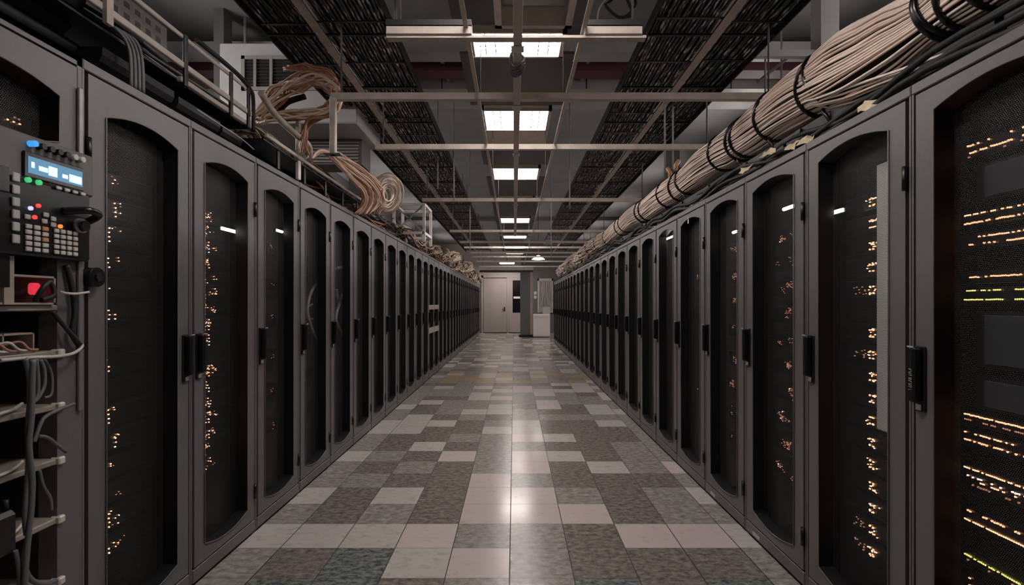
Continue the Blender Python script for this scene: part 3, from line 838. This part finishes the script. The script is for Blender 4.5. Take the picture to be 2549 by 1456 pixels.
tb = thing('cable_bundle', 'mixed thin cables lying in the nearest left tray', 'cable bundle', (X1-.17,1.3,zr0+HL+.006))
for k in range(20):
    ph = rnd.uniform(0,6.28)
    pts = [(-.11+.022*(k % 11)+.012*math.sin(Y*4+ph), Y, .012+.02*(k//11)+.03*abs(math.sin(Y*3.3+ph))*(k % 3 == 0)+.05*(k//11)) for Y in [i*.09 for i in range(19)]]
    MB().tube(pts, .008, 5).build('cable_strand', [M['blackcab'],M['greycab'],M['whitecab']][k % 3], tb)
db = thing('black_cable_bundle', 'sagging black hoses on the near left cabinet tops under the tray', 'cable bundle', (-1.84,1.2,HL))
for k in range(7):
    ph = rnd.uniform(0,6.28)
    pts = [(-.12+.05*k+.02*math.sin(Y*2+ph), Y, .035+.03*abs(math.sin(Y*2.6+k))+.01*k) for Y in [i*.12 for i in range(24)]]
    MB().tube(pts, .028, 8).build('hose', M['blackcab'], db)
du = thing('cable_duct', 'row of sagging black duct boxes between the near left cabinets and the tray', 'duct', (-1.56,1.1,HL))
for (a, b_, zt, xf) in ((0,.80,.40,.02),(.84,1.25,.13,.03),(1.28,1.62,.12,.03),(1.64,1.84,.11,.03)):
    m = MB(); n = 10; vs = []
    for yy in (a, b_):
        for q in range(n+1):
            t = PI*q/n; vs.append((xf-.25+.25*math.cos(t), yy, .0005+(zt-.03)*(1-math.sin(t)*.75)+.0*t))
        vs.append((xf-.5, yy, zt)); vs.append((xf, yy, zt))
    w_ = n+3; m.add(vs, [(i, (i+1) % w_, w_+(i+1) % w_, w_+i) for i in range(w_)] + [tuple(range(w_))[::-1], tuple(range(w_, 2*w_))])
    m.build('duct_box', M['blackcab'], du)
# pale cords dropping from the tray to the cabinet at the boundary
for k in range(4):
    cord('cable', 'pale cord dropping onto the first left cabinet, %s of four' % nth(k+1), [(-1.56,1.93+.025*k,2.34),(-1.50+.004*k,1.96+.025*k,2.32),(-1.475,2.0+.022*k,2.26),(-1.475,2.01+.022*k,2.1205)], .007, M['greycab'], group='pale cords dropping onto the first left cabinet')
cord('cable', 'thin bright wire slanting above the second left cabinet', [PX(490,272,-1.47),PX(540,305,-1.47),PX(600,345,-1.47),PX(632,372,-1.47)], .003, M['whitecab'])

t2 = thing('cable_tray', 'second pale-railed tray full of twisted wires above the left cabinets', 'cable tray', (-1.42,2.98,HL))
MB().box(-.006,.010,0,1.9,.128,.150,0,.003).build('lower_rail', M['strut'], t2)
MB().tube(smooth([(0,-.05,.36),(0,.12,.30),(0,.45,.275),(0,.62,.27),(0,.66,.22),(0,.66,.15)]), .020, 8).build('top_tube', M['strut'], t2)
MB().box(-.34,-.01,0,1.9,.112,.120).build('pan', M['black'], t2)
MB().box(-.34,-.33,0,1.9,.112,.25).build('back_rail', M['strut'], t2)
for k in range(5): MB().box(-.30,-.29,.2+.4*k,.23+.4*k,.0005,.112).build('foot', M['black'], t2); MB().box(-.03,-.02,.2+.4*k,.23+.4*k,.0005,.112).build('foot', M['black'], t2)
tw = thing('cable_bundle', 'twisted brown and cream wires filling the second left tray', 'cable bundle', (-1.55,3.0,HL+.125))
for k in range(26):
    ph = rnd.uniform(0,6.28); q = rnd.uniform(4,8)
    pts = [(.05*math.sin(Y*q+ph)+.02*math.sin(Y*3+k), Y, .05+.045*math.cos(Y*q+ph)+.012*math.sin(Y*9+k)) for Y in [i*.05 for i in range(38)]]
    MB().tube(pts, .0055, 5).build('cable_strand', [M['copper'],M['cream'],M['blackcab'],M['cab_b3']][k % 4], tw)
# white posts
for k, (X, Y, z0, z1, w_) in enumerate(((-1.435,3.47,HL+.0005,2.525,.022),(-1.095,3.16,2.185,zh(HB)-.001,.034))):
    o = thing('hanger_post', ('slim white post standing on the left cabinet tops','flat white post hanging from the second strut on the left')[k], 'post', (X,Y,z0))
    MB().box(-w_/2,w_/2,-.02,.02,0,z1-z0,0,.003).build('bar', M['whitepaint'] if k == 0 else M['strut'], o)
    if k == 0: MB().box(-w_/2-.08,-w_/2,-.02,.02,z1-z0-.02,z1-z0).build('arm', M['whitepaint'], o)
    else: MB().box(-.05,.05,-.03,.03,.0,.006).build('foot_plate', M['galv'], o)

# big loop of cables springing out of the tray
lp = thing('cable_coil', 'big loop of copper and cream cables springing from the left tray', 'cable coil', (-1.5,3.5,2.6))
iv = Vector(lp.location)
for k in range(38):
    j = lambda a=10: rnd.uniform(-a*1.7, a*1.7)
    Yc = 3.45+rnd.uniform(-.12,.12)
    base = [(640+j(8),290+j(6)),(690+j(10),235+j(14)),(745+j(10),205+j(16)),(800+j(12),196+j(12)),(838+j(7),222+j(14)),(836+j(8),262+j(12)),(795+j(12),282+j(8)),(740+j(10),285+j(8)),(680+j(10),292+j(6)),(650+j(8),300+j(6))]
    if k % 4 == 0: base = [(715+j(6),172+j(5)),(770+j(8),170+j(8)),(815+j(8),190+j(8)),(840+j(5),230+j(10)),(825+j(8),275+j(8)),(770+j(6),300+j(8)),(755+j(5),350+j(6)),(760+j(6),385)]
    pts = [Vector(PY(x, y_, Yc+.05*math.sin(i+k)))-iv for i, (x, y_) in enumerate(base)]
    MB().tube(smooth(pts, 5), .0075, 6).build('cable_strand', [M['copper'],M['cab_b3'],M['cream'],M['copper']][k % 4], lp)
MB().tube(smooth([Vector(PY(690,284,3.5))-iv,Vector(PY(715,255,3.5))-iv,Vector(PY(760,240,3.5))-iv],6), .02, 8).build('sheath', M['blackcab'], lp)
# copper run and coil further on
cr = thing('cable_bundle', 'fanned copper cables sagging over the left cabinets to the cream coil', 'cable bundle', (-1.35,4.3,2.2))
iv = Vector(cr.location)
for k in range(30):
    u = (k % 10)/10-.5; v = (k//10)/3-.33
    j = lambda a=4: rnd.uniform(-a, a)
    base = [(775,395,-1.36),(802+j(),376+j(),-1.34),(838+u*18+j(),392-u*16+j(),-1.33),(880+u*26+j(),425-u*30+j(),-1.33),(920+u*40+j(),462-u*34+j(),-1.34),(935+u*66+j(),500-u*18+j(),-1.36),(915+u*60+j(),532+j(),-1.42)]
    pts = [Vector(PX(x, y_, X+v*.08))-iv for (x, y_, X) in base]
    MB().tube(smooth(pts, 5), .0070, 6).build('cable_strand', [M['copper'],M['cab_b3'],M['cream'],M['copper'],M['cab_b3']][k % 5], cr)
ck = thing('cable_coil', 'cream coil of looped cables resting on the left cabinet tops', 'cable coil', (-1.36,5.35,2.3))
iv = Vector(ck.location)
for k in range(13):
    cx, cy = 962+rnd.uniform(-6,6), 484+rnd.uniform(-6,6); r = 14+3.0*k+rnd.uniform(-1.5,1.5); ph = rnd.uniform(0,6.28)
    ring = []
    for q in range(26):
        a = 2*PI*q/26; w1 = 1+.10*math.sin(2*a+ph)
        ring.append(Vector(PY(cx+w1*(r*.72*math.cos(a)+.30*r*math.sin(a)), cy+w1*(-r*1.0*math.sin(a)+.35*r*math.cos(a)), 5.25+.014*k+.12*math.sin(a+.3*k)))-iv)
    MB().tube(ring, .0058, 6, closed=True).build('cable_loop', [M['cream'],M['cab_b2'],M['cab_b3']][k % 3], ck)

# open white frame box on cabinet tops
fb = thing('strut_cage', 'open white strut cage holding cables above the left cabinets', 'cage', (-1.60,6.95,HL))
f = MB(); x0,x1,y0,y1,z0,z1 = 0,.40,0,.55,.12,.50
for x in (x0,x1):
    for y_ in (y0,y1): f.bar((x,y_,.0005),(x,y_,z1),.035)
for z in (z0,z1):
    f.bar((x0,y0,z),(x1,y0,z),.035); f.bar((x0,y1,z),(x1,y1,z),.035); f.bar((x0,y0,z),(x0,y1,z),.035); f.bar((x1,y0,z),(x1,y1,z),.035)
f.build('frame', M['whitepaint'], fb)
MB().bar((x0,y0,z0),(x1,y0,z1),.02).bar((x1,y0,z0),(x0,y0,z1),.02).build('cross_brace', M['galv'], fb)
# messy runs over the far left cabinets
def messy(name, label, X, z, Ya, Yb, n, amp, r, mats, seed, zamp=None):
    o = thing(name, label, 'cable bundle', (X, Ya, z)); rr = random.Random(seed)
    for k in range(n):
        ph = rr.uniform(0,6.28); q = rr.uniform(1.2,4.2); q2 = rr.uniform(1.5,5); a0 = rr.uniform(0,6.28); rad = amp*math.sqrt(rr.random()); pts = []
        Y = 0
        while Y <= Yb-Ya:
            pts.append((rad*math.cos(a0)+amp*.5*math.sin(Y*q+ph), Y, max(r-z+HL+.001 if X < 0 else -9, rad*math.sin(a0)+(zamp or amp)*.5*math.sin(Y*q2+ph*2)))); Y += .1
        MB().tube(pts, r, 5).build('cable_strand', mats[k % len(mats)], o)
    return o
messy('cable_bundle', 'tangled dark and copper cables heaped behind the cream coil', -1.62, 2.24, 3.9, 7.0, 34, .10, .009, [M['blackcab'],M['copper'],M['blackcab'],M['greycab'],M['cab_b3']], 3)
messy('cable_bundle', 'tangle of cream cables between white frame and far cabinets on the left', -1.58, 2.27, 6.9, 12.0, 44, .13, .009, [M['cream'],M['blackcab'],M['cab_b3'],M['blackcab'],M['copper']], 4)
messy('cable_bundle', 'heaped cream cables over the farthest left cabinets', -1.58, 2.30, 12.0, 21.8, 60, .18, .011, [M['cream'],M['cab_b'],M['cab_b3'],M['blackcab']], 5, .22)
messy('cable_bundle', 'tangled cream cables at the far end over the right cabinets', 1.50, 2.25, 9.5, 17.0, 40, .12, .010, [M['cab_b2'],M['cab_b'],M['cab_b3'],M['blackcab']], 6)
for k, (x, y_, Yc, r) in enumerate(((1085,622,9.6,.10),(1130,640,11.6,.14),(1160,665,14.5,.20))):
    o = thing('cable_coil', ('small cream cable coil just past the white frame','round cream cable coil over the distant left cabinets','large cream cable coil near the far end of the left row')[k], 'cable coil', PY(x, y_, Yc))
    for q in range(6):
        rr_ = r*(.62+.08*q)
        ring = [(rr_*math.cos(a)+.03*math.sin(2*a+q), .02*q-.06+.10*math.sin(a+.6*q), rr_*.8*math.sin(a)+.02*math.cos(3*a+q)) for a in [2*PI*i/20 for i in range(20)]]
        MB().tube(ring, .0065+.002*k, 6, closed=True).build('cable_loop', [M['cream'],M['cab_b']][q % 2], o)

# ------------------------------------------------------------------ open equipment rack at the near left
er = thing('equipment_rack', 'open grey equipment rack with cluttered shelves at the near left', 'equipment rack', (XFL,1.452,0))
hw = .30; c = MB()
c.box(-.9,0,hw-.02,hw,.02,HL); c.box(-.9,0,-hw,-hw+.02,.02,HL); c.box(-.9,0,-hw,hw,HL-.02,HL); c.box(-.9,-.88,-hw,hw,.02,HL,1)
c.box(-.03,0,-hw,hw,HL-.034,HL); c.box(-.9,0,-hw,hw,0,.08,1)
c.box(-.06,0,hw-.095,hw-.02,.08,1.74); c.box(-.06,0,-hw+.02,-hw+.05,.08,1.74)
c.build('rack_shell', [M['frame'], M['dark']], er)
fr, pan = door_mesh(.565, 1.745, HL-.042, .072, 1.80, 1.945, .036)
for mbx in (fr, pan): mbx.v = [(-x, -y_, z) for x, y_, z in mbx.v]
dr = fr.build('upper_door', [M['frame'], M['black']], er); pan.build('mesh_panel', M['mesh'], dr)
for k, z in enumerate((1.118,.948,.775,.588,.392,.20)):
    s = MB().box(-.62,.0,-hw+.03,hw-.09,z,z+.018,0,.003).build('shelf', M['shelf'], er)
    MB().box(-.02,.012,hw-.10,hw-.075,z-.002,z+.022,0,.004).build('shelf_clip', M['white'], s)
MB().box(.002,.012,.275,.292,.93,2.0,0,.002).build('edge_strip', M['galv'], er)
dv = make_device('network_switch', .46, .06, row(-.2,.0,.03,20,'led_o',.5)+row(-.2,.0,.045,14,'led_dim',.5))
dv.location = (XFL-.14,1.48,1.83); dv.rotation_euler = (0,0,PI); tag(dv, 'network switch behind the small upper door of the open rack', 'network switch')

# control console
XC = -1.415
co = thing('control_console', 'black control console with blue display and keypads in the open rack', 'control console', (XC,1.52,1.425))
iv = Vector(co.location)
MB().box(-.42,0,-.30,.225,0,.30,0,.006).box(-.42,.004,-.30,.235,.215,.352,1,.006).build('body', [M['plastic'], M['strutdark']], co)
def cpt(x, y_): 
    p = PX(x, y_, XC); return p[1]-iv.y, p[2]-iv.z
def rect(x0, y0, x1, y1):
    """two opposite photo corners -> console coordinates"""
    a = cpt(x0, y0); b_ = cpt(x1, y1); return a[0], b_[0], min(a[1], b_[1]), max(a[1], b_[1])
MB().box(.004,.012,-.025,.185,.225,.300,0,.003).build('display_bezel', M['screen_k'], co)
dp = MB(); dp.box(.012,.0135,-.013,.176,.238,.286,0)
for (a, b_, c_, d_) in ((-.004,.006,.255,.272),(.02,.05,.252,.266),(.052,.082,.246,.274),(.125,.172,.244,.268),(.10,.12,.25,.262)):
    dp.box(.0135,.014,a,b_,c_,d_,1)
dp.build('display', [M['screen_b'], M['screen_w']], co)
for k in range(7):
    y_ = .0+.028*k
    MB().cyl((.004,y_,.325),(.024,y_,.325),.009,12).build('knob', M['bluebtn'] if k == 0 else (M['key'] if k >= 5 else M['plastic']), co)
for k in range(2): MB().cyl((.004,-.008+.034*k,.213+.005),(.012,-.008+.034*k,.218),.008,10).build('green_button', M['green'], co)
for k in range(4): MB().box(.004,.010,.085+.03*k,.105+.03*k,.212,.222,0,.002).build('button', M['key'], co)
for k in range(8): MB().box(.004,.008,.06+.015*k,.069+.015*k,.232-.008,.228,0).build('legend_mark', M['lock'], co)
for y_, z, key, nm in ((.03,.150,'redled','red_lamp'),(.005,.138,'blueled','blue_lamp'),(.018,.114,'redled','red_lamp'),(.105,.100,'amber','amber_lamp')):
    MB().cyl((.0,y_,z),(.006,y_,z),.006,10).build(nm, M[key], co)
for y_, z in ((-.005,.112),(.05,.108),(.08,.102),(.055,.128),(.08,.12)):
    MB().box(0,.006,y_-.009,y_+.009,z-.008,z+.006,0,.002).build('button', M['lock'], co)
MB().cyl((0,.175,.112),(.014,.175,.112),.024,20).build('dial', M['galv'], co)
MB().cyl((.014,.175,.112),(.026,.175,.112),.017,20).build('dial_cap', M['plastic'], co)
MB().tube(smooth([(.0,.12,.150),(.05,.15,.158),(.05,.195,.150),(.0,.21,.130)]), .012, 8).build('hood', M['plastic'], co)
for (y0, dy, nc) in ((-.012,.027,3),(.082,.023,4)):
    for r in range(5):
        for c_ in range(nc):
            ya = y0+dy*c_; za = .012+.0165*r
            MB().box(0,.007,ya,ya+dy*.74,za,za+.0125,0,.002).build('key', M['keyamber'] if (r, c_, nc) in ((4,2,3),(2,2,3)) else M['key'], co)
MB().box(.0,.006,-.20,-.06,.17,.24,0,.002).build('side_screen', M['screen_k'], co)
for k in range(6): MB().box(0,.007,-.052,-.030,.03+.035*k,.055+.035*k,0,.002).build('side_button', M['lock'], co)

# device with a red lamp on its own shelf
rd = thing('alarm_box', 'grey alarm box with a glowing red lamp under the console', 'alarm box', (-1.44,1.53,1.2815))
f = MB(); f.box(-.3,0,-.28,.11,0,.006); f.box(-.3,0,-.28,.11,.082,.088); f.box(-.3,-.29,-.28,.11,0,.088); f.box(-.3,0,.104,.11,0,.088); f.box(-.01,.004,-.06,-.03,0,.14); f.box(-.01,.006,-.30,-.045,.05,.16,1)
f.build('case', [M['shelf'], M['plastic']], rd)
MB().box(-.035,-.01,.048,.074,.030,.066,0,.006).build('red_lamp', M['red'], rd)
MB().tube(smooth([(-.01,.05,.01),(.005,.06,.05),(0,.09,.07),(.004,.10,.03),(.0,.06,.015)]), .008, 6).build('wire', M['blackcab'], rd)
sh = MB().box(-.62,.0,-hw+.03,hw-.09,1.262,1.280,0,.003).build('shelf', M['shelf'], er)
cord('cable', 'white cord running from the alarm box to the rack edge', [PX(150,726,-1.42),PX(165,730,-1.41),PX(190,731,-1.41),PX(221,727,-1.41)], .004, M['whitecab'])
o = thing('cable_reel', 'round black cord reel hung on the first left cabinet edge', 'reel', PX(235,690,-1.43))
MB().cyl((-.02,0,0),(.012,0,0),.033,20).build('drum', M['plastic'], o); MB().cyl((.012,0,0),(.018,0,0),.012,12).build('hub', M['black'], o)
cord('cable', 'thick black cord arching down the rack edge to the upper shelf', [PX(165,660,-1.44),PX(180,720,-1.435),PX(186,780,-1.43),PX(180,830,-1.43),PX(203,868,-1.43)], .009, M['blackcab'])
cord('cable', 'black cord with pale tape slanting towards the upper shelf', [PX(130,775,-1.44),PX(155,805,-1.43),PX(180,835,-1.42),PX(200,858,-1.42)], .007, M['blackcab'])
cord('cable', 'white cord sweeping under the upper shelf edge', [PX(205,858,-1.42),PX(200,868,-1.415),PX(180,880,-1.41),PX(140,887,-1.41),PX(80,890,-1.41),PX(0,897,-1.41)], .005, M['whitecab'])
# thick cables hanging past the shelves
def hang(label, px, r, m, X=-1.405): cord('cable', label, [PX(x, y_, X) for x, y_ in px], r, m, n=5)
hang('thick grey cable hanging past every shelf, nearest the left picture edge', [(62,892),(72,930),(75,990),(70,1060),(72,1130),(68,1200),(62,1280),(66,1330)], .0075, M['greycab'])
hang('thick grey cable hanging beside the first one through the shelves', [(82,895),(80,960),(78,1040),(72,1110),(80,1190),(78,1260),(72,1320),(66,1380),(62,1440),(64,1500)], .0078, M['greycab'], -1.395)
hang('thin grey cable bowing right of the thick pair below the upper shelf', [(90,893),(94,930),(94,980),(84,1000)], .005, M['greycab'])
hang('thin grey cable with the widest bow below the upper shelf', [(100,895),(110,920),(110,960),(95,990),(85,1000)], .005, M['greycab'])
hang('dark cable falling straight below the upper shelf', [(112,895),(128,930),(128,980),(110,990)], .004, M['greycab'], -1.43)
hang('grey cable arching from the second shelf down to the third', [(185,1005),(145,1020),(110,1040),(95,1070),(85,1100)], .0055, M['greycab'])
hang('grey cable running along to the white plug on the third shelf', [(95,1085),(120,1090),(145,1110),(165,1125)], .005, M['greycab'], -1.41)
hang('grey cable curling up at the bottom of the open rack', [(66,1350),(60,1400),(75,1440),(110,1455),(140,1445)], .007, M['greycab'], -1.40)
hang('dark grey cable hanging left of the curl at the bottom', [(38,1370),(46,1410),(48,1456),(45,1500)], .006, M['greycab'], -1.41)
hang('thin dark cable bowed below the third shelf', [(98,1170),(108,1210),(125,1240),(128,1270)], .0045, M['greycab'], -1.43)
o = thing('power_adapter', 'black power adapter hanging at the left edge of the lower shelves', 'adapter', PX(14,1325,-1.41))
MB().box(-.02,.02,-.05,.02,-.06,.06,0,.012).build('body', M['plastic'], o); MB().cyl((0,0,.06),(0,0,.09),.007,8).build('strain_relief', M['blackcab'], o)
# clutter on shelves
o = thing('open_switch_case', 'opened small network case with loose wires on the upper shelf', 'case', (-1.47,1.50,1.1365))
f = MB(); f.box(-.2,0,-.16,.10,0,.004); f.box(-.2,0,-.16,.10,.055,.060); f.box(-.2,0,.095,.10,0,.06); f.box(-.2,-.195,-.16,.10,0,.06); f.box(-.004,0,.0,.004,0,.06); f.build('case', M['shelf'], o)
for k in range(5): MB().tube(smooth([(-.02,-.12+.03*k,.02),(.01,-.1+.035*k,.035),(.02,-.06+.03*k,.012),(.01,.02+.02*k,.008)]), .004, 5).build('wire', M['whitecab'] if k % 2 else M['copper'], o)
for k, z in enumerate((.9665,.7935,.6065)):
    o = thing('media_converter', 'small pale converter box on the %s shelf down of the open rack' % nth(k+2), 'converter', (-1.49,1.46,z))
    MB().box(-.12,0,-.13,.02,0,.035,0,.003).build('case', M['shelf'] if k != 1 else M['strutdark'], o)
    for q in range(3): MB().box(0,.004,-.10+.035*q,-.08+.035*q,.008,.024).build('port', M['black'], o)
    MB().tube(smooth([(.0,-.09,.016),(.03,-.07,.02),(.05,-.02,.01),(.04,.05,.012),(.02,.10,.02)]), .005, 6).build('lead', M['whitecab'], o)

# ------------------------------------------------------------------ camera, world, view
sc = bpy.context.scene
w = bpy.data.worlds.new('world'); sc.world = w; w.use_nodes = True
w.node_tree.nodes['Background'].inputs[0].default_value = (0.004,0.004,0.0042,1)
cam = bpy.data.cameras.new('camera'); co_ = bpy.data.objects.new('camera', cam); C.objects.link(co_)
co_.location = (0,0,H); co_.rotation_euler = (PI/2,0,0)
cam.sensor_width = 36; cam.sensor_fit = 'HORIZONTAL'; cam.lens = 36*F/2549
cam.shift_x = -(VX-1274.5)/2549; cam.shift_y = (VY-728)/2549
cam.clip_start = .05; cam.clip_end = 100
cam.dof.use_dof = True; cam.dof.focus_distance = 5.0; cam.dof.aperture_fstop = 6.3
sc.camera = co_
sc.cycles.caustics_reflective = False; sc.cycles.sample_clamp_indirect = 4.0; sc.cycles.blur_glossy = 1.0
vs = sc.view_settings
vs.view_transform = 'Standard'; vs.look = 'None'; vs.exposure = 0.0; vs.gamma = 1; vs.use_curve_mapping = False
